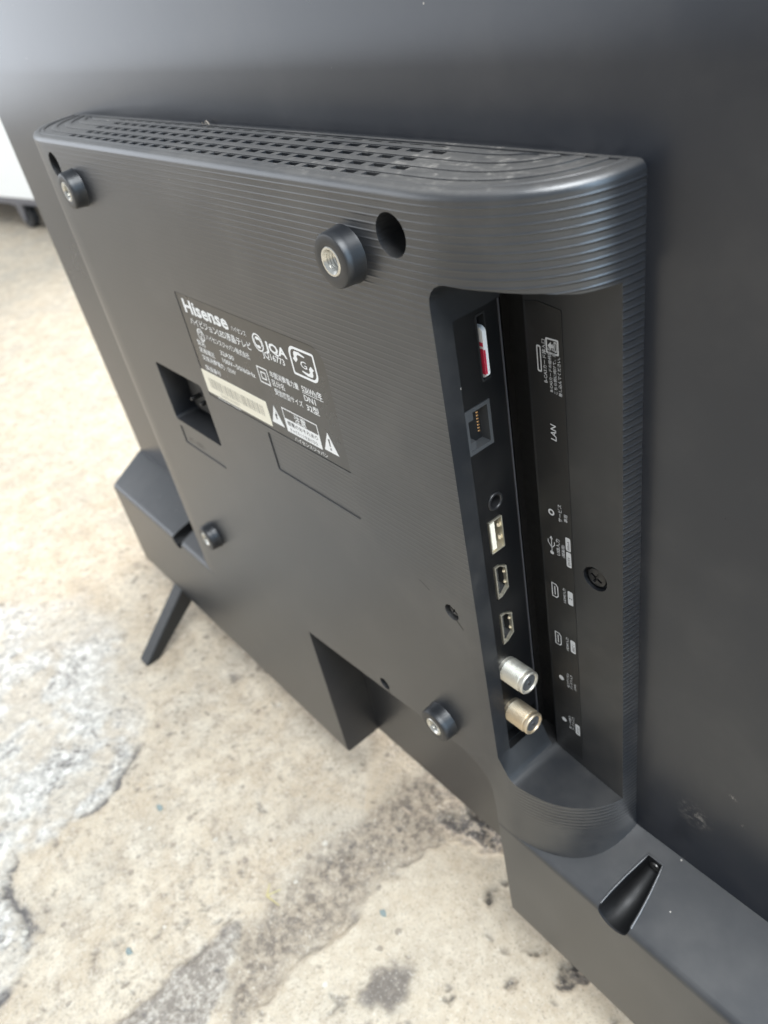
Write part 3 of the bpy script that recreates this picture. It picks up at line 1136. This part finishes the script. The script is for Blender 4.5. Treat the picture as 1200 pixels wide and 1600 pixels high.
# LAN socket: shell frame, inner body, eight contacts
bm = bmesh.new()
y0, y1, z0, z1 = 14.9, 25.1, 39.1, 54.4
stepped = [(y0, z0), (y1 - .2, z0), (y1 - .2, z1), (y0, z1)]
A = [bm.verts.new(S((PX + .2, y, z))) for y, z in ((y0, z0), (y1, z0), (y1, z1), (y0, z1))]
inner = ((y0 + 1.0, z0 + 1.3), (y1 - 1.2, z0 + 1.3), (y1 - 1.2, z1 - 1.3), (y0 + 1.0, z1 - 1.3))
B = [bm.verts.new(S((PX + .2, y, z))) for y, z in inner]
C2 = [bm.verts.new(S((PX - 9, y, z))) for y, z in inner]
D2 = [bm.verts.new(S((PX - 9, y, z))) for y, z in ((y0, z0), (y1, z0), (y1, z1), (y0, z1))]
for i in range(4):
    j = (i + 1) % 4
    bm.faces.new([A[i], A[j], B[j], B[i]])
    bm.faces.new([B[i], B[j], C2[j], C2[i]])
    bm.faces.new([A[i], A[j], D2[j], D2[i]])
bm.faces.new(C2)
# latch notch blocks on the side towards the rear face
add_box(bm, PX - 8, PX - .2, y0 + .9, y0 + 3.4, z0 + 1.2, z0 + 4.0)
add_box(bm, PX - 8, PX - .2, y0 + .9, y0 + 3.4, z1 - 4.0, z1 - 1.2)
lan = link('lan_port', bm_mesh(bm), M_GREYPL, tv)
cbm = bmesh.new()
add_box(cbm, -7.5, -1.2, -.2, .2, -.23, .23)
add_box(cbm, -1.6, -1.2, -3.4, .2, -.23, .23)
cme = recentre(bm_mesh(cbm, 'contact'))
# springs run from the mouth back into the socket at a slant
cme.transform(Matrix.Rotation(math.radians(-24), 4, 'Z'))
for k in range(8):
    o = link('contact', cme, M_GOLD, lan)
    o.location = S((PX - 2.2, 22.4, 43.2 + k * 1.07))

# audio jack
bm = bmesh.new()
add_lathe(bm, [(3.25, -2), (3.25, .35), (3.05, .6), (2.5, .6), (2.2, .25), (1.9, -9), (0, -9)], (PX, 22.7, 17.9), (1, 0, 0), 36)
link('audio_jack', smooth(bm_mesh(bm), 30), M_SLOT, tv)


def shell(bm, pts, th, x0, x1, flare=.35):
    """thin sheet-metal shell along x with its mouth at x1; pts is a (y,z) outline"""
    cy = sum(p[0] for p in pts) / len(pts)
    cz = sum(p[1] for p in pts) / len(pts)
    def inset(p, t):
        return (p[0] - math.copysign(min(t, abs(p[0] - cy)), p[0] - cy), p[1] - math.copysign(min(t, abs(p[1] - cz)), p[1] - cz))
    O1 = [bm.verts.new(S((x0, *p))) for p in pts]
    O2 = [bm.verts.new(S((x1, *p))) for p in pts]
    I2 = [bm.verts.new(S((x1, *inset(p, th)))) for p in pts]
    I1 = [bm.verts.new(S((x0, *inset(p, th)))) for p in pts]
    n = len(pts)
    for i in range(n):
        j = (i + 1) % n
        bm.faces.new([O1[i], O1[j], O2[j], O2[i]])
        bm.faces.new([O2[i], O2[j], I2[j], I2[i]])
        bm.faces.new([I2[i], I2[j], I1[j], I1[i]])


# USB
bm = bmesh.new()
shell(bm, rrect(18.6, 24.7, -1.9, 11.3, .4, 2), .45, PX - 10, PX + .35)
usb = link('usb_port', bm_mesh(bm), M_SHELL, tv)
bm = bmesh.new()
add_box(bm, PX - 10, PX - .1, 19.2, 21.4, -.9, 10.3)
link('tongue', bm_mesh(bm), M_CREAM, usb)
bm = bmesh.new()
add_box(bm, PX - 10.5, PX - 9, 18.6, 24.7, -1.9, 11.3)
link('socket_floor', bm_mesh(bm), M_INK, usb)
bm = bmesh.new()
add_box(bm, 0, .9, -.55, .55, -.75, .75)
spring = recentre(bm_mesh(bm, 'spring'))
for z in (2.2, 7.4):
    o = link('spring', spring, M_SHELL, usb)
    o.location = S((PX - 1.2, 23.6, z))
    o.rotation_euler = (0, 0, .6)

# HDMI x2
for zc in (-15.2, -37.6):
    bm = bmesh.new()
    pts = [(18.7, zc - 7.2), (20.6, zc - 7.2), (24.2, zc - 5.0), (24.2, zc + 5.0), (20.6, zc + 7.2), (18.7, zc + 7.2)]
    shell(bm, pts, .62, PX - .9, PX + .4)
    h = link('hdmi_port', bm_mesh(bm), M_SHELL, tv)
    bm = bmesh.new()
    shell(bm, pts, .60, PX - 10, PX - .9)
    link('shade_liner', bm_mesh(bm), M_INK, h)  # black liner stands in for the shade inside the metal shell
    bm = bmesh.new()
    add_box(bm, PX - 10, PX - 1.6, 20.8, 21.7, zc - 5.2, zc + 5.2)
    link('tongue', bm_mesh(bm), M_INK, h)
    bm = bmesh.new()
    add_box(bm, PX - 10.5, PX - 9, 18.6, 24.3, zc - 7.2, zc + 7.2)
    link('socket_floor', bm_mesh(bm), M_INK, h)
    for dz in (-2.4, 2.4):
        o = link('spring', spring, M_SHELL, h)
        o.location = S((PX - .9, 23.3, zc + dz))
        o.rotation_euler = (0, 0, .6)
        o.scale = (.9, .6, .6)

# aerial sockets: threaded barrels
for zc, mt in ((-57.2, M_SATIN), (-80.6, M_NICKEL)):
    bm = bmesh.new()
    prof = [(0, -3), (4.6, -3), (4.6, 1.2)]
    n = 11
    for k in range(n):
        prof += [(4.8, 1.5 + k * .78), (4.3, 1.9 + k * .78)]
    prof += [(4.6, 10.2), (4.6, 11.4), (4.3, 11.8), (3.8, 11.8), (3.6, 11.2), (0, 11.2)]
    add_lathe(bm, prof, (PX, 18.6, zc), (1, 0, 0), 40)
    f_ = link('aerial_socket', smooth(bm_mesh(bm), 28), mt, tv)
    bm = bmesh.new()
    add_lathe(bm, [(0, 11.4), (.9, 11.4), (1.1, 11.25), (3.3, 11.25)], (PX, 18.6, zc), (1, 0, 0), 24)
    link('insulator', bm_mesh(bm), M_GREYPL, f_)
    bm = bmesh.new()
    add_lathe(bm, [(0, 11.9), (.55, 11.9), (.7, 11.3)], (PX, 18.6, zc), (1, 0, 0), 12)
    link('centre_contact', bm_mesh(bm), M_INK, f_)

# --- connection label strip
bm = bmesh.new()
poly = [(139.0, -107.0), (151.3, -107.0), (151.3, 83.4), (143.4, 84.4), (139.0, 83.6)]
add_prism(bm, poly, 'y', 32.82, 33.3)
strip = link('connection_label', bm_mesh(bm), M_STRIP, tv)
bm = bmesh.new()
SY = 32.77
UXZ, UXX = (0, 0, 1), (-1, 0, 0)          # text runs upwards, letter tops to the left


def V(s, x, z, size, off=.006, **k):
    text_bm(bm, s, size, (x, SY, z), UXZ, UXX, off=off, **k)


ring_poly(bm, rrect(141.9, 143.5, 63.4, 71.6, .5, 3), rrect(142.3, 143.1, 63.9, 71.1, .3, 3), SY)
ring_poly(bm, rrect(145.4, 149.9, 69.9, 74.6, .4, 3), rrect(145.9, 149.4, 70.4, 74.1, .3, 3), SY)
flat_poly(bm, [(146.1, 72.3), (147.3, 73.6), (147.3, 72.8), (148.2, 72.8), (148.2, 71.8), (147.3, 71.8), (147.3, 71.0)], SY)
ring_poly(bm, rrect(148.3, 149.2, 70.8, 73.8, .2, 2), rrect(148.55, 148.95, 71.1, 73.5, .1, 2), SY)
V('B-CASカード挿入口', 145.2, 60.4, 1.55)
V('B-CASカードの絵柄面を', 147.0, 58.0, 1.3)
V('こちら側に向けて、奥まで', 148.6, 57.6, 1.3)
V('差し込んでください。', 150.2, 57.4, 1.3)
V('LAN', 147.3, 41.6, 2.9, off=.012, shear=.12)
ring_poly(bm, circ(143.4, 13.9, 1.25, 20), circ(143.4, 13.9, .65, 20), SY)
V('サービス', 147.6, 11.4, 1.8)
V('専用', 149.8, 12.4, 1.6)
# trident
flat_poly(bm, [(141.6 + .9, -3.0), (141.9 + .9, -3.0), (141.9 + .9, 3.0), (141.6 + .9, 3.0)], SY)
flat_poly(bm, [(141.9, 2.6), (143.3, 2.6), (142.6, 3.9)], SY)
flat_poly(bm, circ(142.6, -3.2, .75, 14), SY)
flat_poly(bm, [(142.5, -1.6), (144.0, .4), (144.0, 1.7), (143.7, 1.7), (143.7, .5), (142.4, -1.2)], SY)
flat_poly(bm, [(142.7, -.9), (141.4, .9), (141.4, 2.0), (141.1, 2.0), (141.1, .8), (142.5, -1.2)], SY)
V('USB入力', 146.0, -3.2, 1.9)
V('(録画用)', 148.0, -3.0, 1.5)
flat_poly(bm, rrect(148.6, 150.6, -6.0, .4, .5, 3), SY)
flat_poly(bm, rrect(148.6, 150.6, .9, 6.4, .5, 3), SY)
for zc, num in ((-20.2, '2'), (-43.8, '1')):
    ring_poly(bm, [(141.3, zc - 3.2), (143.4, zc - 3.2), (144.2, zc - 2.2), (144.2, zc + 2.2), (143.4, zc + 3.2), (141.3, zc + 3.2)],
              [(141.7, zc - 2.8), (143.2, zc - 2.8), (143.8, zc - 2.0), (143.8, zc + 2.0), (143.2, zc + 2.8), (141.7, zc + 2.8)], SY)
    flat_poly(bm, [(142.5, zc - 2.0), (142.9, zc - 2.0), (142.9, zc + 2.0), (142.5, zc + 2.0)], SY)
    V('HDMI入力', 147.4, zc - 3.4, 1.5)
    flat_poly(bm, rrect(148.3, 150.5, zc - 3.0, zc + 3.2, .5, 3), SY)
for zc in (-64.6, -89.0):
    flat_poly(bm, circ(143.0, zc, 1.15, 18), SY)
V('地上デジタル', 146.6, -67.8, 1.35)
V('アンテナ入力', 148.2, -67.8, 1.35)
V('(UHF)', 149.8, -67.0, 1.35)
V('BS・110度CS', 146.4, -92.2, 1.35)
V('アンテナ入力', 148.0, -92.2, 1.35)
flat_poly(bm, rrect(148.5, 150.6, -93.0, -87.0, .4, 3), SY)
flat_mesh(bm, 'printed_lettering', M_PRINT_DIM, strip)
bm = bmesh.new()
SY -= .03
V('DC5V', 150.1, -5.2, 1.4)
V('500mA', 150.1, 1.3, 1.25)
V('2', 150.1, -20.6, 1.8)
V('ARC 1', 150.1, -46.0, 1.4)
V('DC15V', 150.1, -92.2, 1.3)
flat_mesh(bm, 'dark_lettering', M_INK, strip)


# --- legs: one inverted V at each end, rear foot visible
def leg_mesh():
    bm = bmesh.new()
    w = 7.0
    def foot(sg, y_top, y_tip):
        # side outline (y, z) of a tapering strut from the bar down to the floor
        a, b2 = (y_top - 11, -222), (y_top + 11, -222)
        c, d2 = (y_tip + sg * 0 + 8, -270 + 1.2), (y_tip, -270)
        pts = [(y_top - 12 * (1 if sg < 0 else 1), -221), (y_top + 12, -221), (y_tip + 12 if sg < 0 else y_tip, -269.9), (y_tip if sg < 0 else y_tip - 12, -269.9)]
        add_prism(bm, pts, 'x', -w, w)
    foot(-1, 19, -44.5)
    foot(1, 31, 118)
    me = recentre(bm_mesh(bm, 'leg'))
    return me


for s in (-1, 1):
    o = link('leg', leg_mesh(), M_LEG, tv)
    o.location = (s * .2355, 0, FLOOR)
    bv = o.modifiers.new('bev', 'BEVEL')
    bv.width = .0012
    bv.segments = 3

# ------------------------------------------------------------------ card in the slot: a thing of its own
bm = bmesh.new()
add_prism(bm, [(PX + .55 - .7 * (1 - math.cos(a)), 0) for a in (0,)] + [(PX - 15, 0), (PX - 15, .1)], 'y', 0, 0) if False else None
card_poly = []
for (px_, pz_) in rrect(110, PX + .7, 61.2, 77.0, (.1, 1.6, 1.6, .1), 5):
    card_poly.append((px_, pz_))
add_prism(bm, card_poly, 'y', 24.7, 26.2)
card = link('smart_card', smooth(bm_mesh(bm), 40), M_CARD)
card['label'] = 'small white and red card pushed into the slot at the top of the port plate'
card['category'] = 'card'
bm = bmesh.new()
add_prism(bm, [(PX - 12, 62.4), (PX + .45, 62.4), (PX + .45, 70.4), (PX - 12, 70.4)], 'y', 24.62, 24.75)
add_prism(bm, [(PX - 12, 71.2), (PX + .45, 71.2), (PX + .45, 72.4), (PX - 12, 72.4)], 'y', 24.62, 24.75)
add_box(bm, PX + .55, PX + .76, 24.66, 25.2, 62.6, 70.2)
link('red_print', bm_mesh(bm), M_RED, card)

# ------------------------------------------------------------------ white cabinet on casters, far across the floor
cab = bpy.data.objects.new('cabinet', None)
COL.objects.link(cab)
cab.location = (-1.86, .60, 0)
cab.rotation_euler = (0, 0, math.radians(10))
cab['label'] = 'white cabinet on black caster wheels standing across the floor'
cab['category'] = 'cabinet'


def cabmesh(fn):
    bm = bmesh.new()
    fn(bm)
    return recentre(bm_mesh(bm))


bm = bmesh.new()
add_prism(bm, rrect(-600, 600, 84, 900, 6), 'y', -230, 230)
o = link('body', recentre(bm_mesh(bm)), M_CAB, cab)
bm = bmesh.new()
add_box(bm, -590, 590, -222, 222, 66, 84)
link('base_rail', recentre(bm_mesh(bm)), M_STEEL, cab)
for sx in (-480, 15, 500):
    for sy in (-190, 190):
        bm = bmesh.new()
        add_box(bm, sx - 22, sx + 22, sy - 22, sy + 22, 58, 66)
        for q in (-14, 14):
            add_prism(bm, [(sx - 18, 60), (sx + 18, 60), (sx + 8, 20), (sx - 8, 20)], 'y', sy + q - 2, sy + q + 2)
        c = link('caster', recentre(bm_mesh(bm)), M_STEEL, cab)
        bm = bmesh.new()
        add_lathe(bm, [(0, -11), (24, -11), (28, -8), (28, 8), (24, 11), (0, 11)], (sx, sy, 28.5), (0, 1, 0), 28)
        link('wheel', smooth(recentre(bm_mesh(bm))), M_RUBBER, c)

# ------------------------------------------------------------------ scraps lying on the floor
M_TEAL = simple('teal_paint', (.22, .26, .25), .6)
M_STRAW = simple('straw', (.55, .47, .24), .6)
def flake(u, v, rad, seed, mat, label, cat):
    x, y = pix_on_floor(u, v)
    rg = np.random.default_rng(seed)
    bm = bmesh.new()
    n = 9
    top, bot = [], []
    for k in range(n):
        a = 2 * math.pi * k / n
        rr = rad * rg.uniform(.65, 1.25)
        top.append(bm.verts.new((rr * math.cos(a) * .9, rr * math.sin(a) * .7, .0012 + rg.uniform(0, .0006))))
        bot.append(bm.verts.new((rr * math.cos(a), rr * math.sin(a) * .8, -.0012)))
    bm.faces.new(top)
    bm.faces.new(bot[::-1])
    for k in range(n):
        bm.faces.new([bot[k], bot[(k + 1) % n], top[(k + 1) % n], top[k]])
    o = link('paint_chip' if cat == 'paint chip' else 'pebble', bm_mesh(bm), mat)
    o.location = (x, y, .0011)
    o['label'] = label
    o['category'] = cat
    return o


flake(600, 1430, .0026, 1, M_TEAL, 'teal paint chip on the pale slab below the notch of the television', 'paint chip')
flake(250, 1263, .0024, 2, M_TEAL, 'blue grey paint chip on the tan floor beside the pale rough patch', 'paint chip')
flake(203, 1488, .0022, 3, M_TEAL, 'slate paint chip alone on smooth tan floor', 'paint chip')
bm = bmesh.new()
sx_, sy_ = pix_on_floor(418, 1402)
for a0, ln in ((.2, .011), (1.2, .009), (2.3, .007)):
    p0 = Vector((0, 0, .0016))
    dr = Vector((math.cos(a0), math.sin(a0), .06))
    sd = Vector((-dr.y, dr.x, 0)) * .00055
    up = Vector((0, 0, .0006))
    A = [bm.verts.new(p0 + s_) for s_ in (sd, up, -sd, -up)]
    B = [bm.verts.new(p0 + dr * ln + s_ * .5) for s_ in (sd, up, -sd, -up)]
    for i in range(4):
        bm.faces.new([A[i], A[(i + 1) % 4], B[(i + 1) % 4], B[i]])
    bm.faces.new(A)
    bm.faces.new(B)
st = link('straw_scrap', bm_mesh(bm), M_STRAW)
st.location = (sx_, sy_, .0002)
st['label'] = 'scrap of yellow straw lying on the rough floor'
st['category'] = 'straw'
# fluff caught on the top edge of the cover
bm = bmesh.new()
rg = np.random.default_rng(9)
for k in range(5):
    p = Vector(S((-28 + k * 1.2, 38.2, 120.4)))
    q_ = p + Vector((rg.uniform(-.002, .002), rg.uniform(-.002, .0005), rg.uniform(.0004, .0014)))
    s_ = Vector((.00028, 0, .00022))
    A = [bm.verts.new(p + s_), bm.verts.new(p - s_), bm.verts.new(p + Vector((0, .0003, 0)))]
    B = [bm.verts.new(q_ + s_), bm.verts.new(q_ - s_), bm.verts.new(q_ + Vector((0, .0003, 0)))]
    for i in range(3):
        bm.faces.new([A[i], A[(i + 1) % 3], B[(i + 1) % 3], B[i]])
    bm.faces.new(A)
    bm.faces.new(B)
fl = link('dust_fluff', bm_mesh(bm), simple('fluff', (.70, .62, .52), .9))
fl['label'] = 'tuft of pale dust fluff caught on the vented top of the television'
fl['category'] = 'dust'
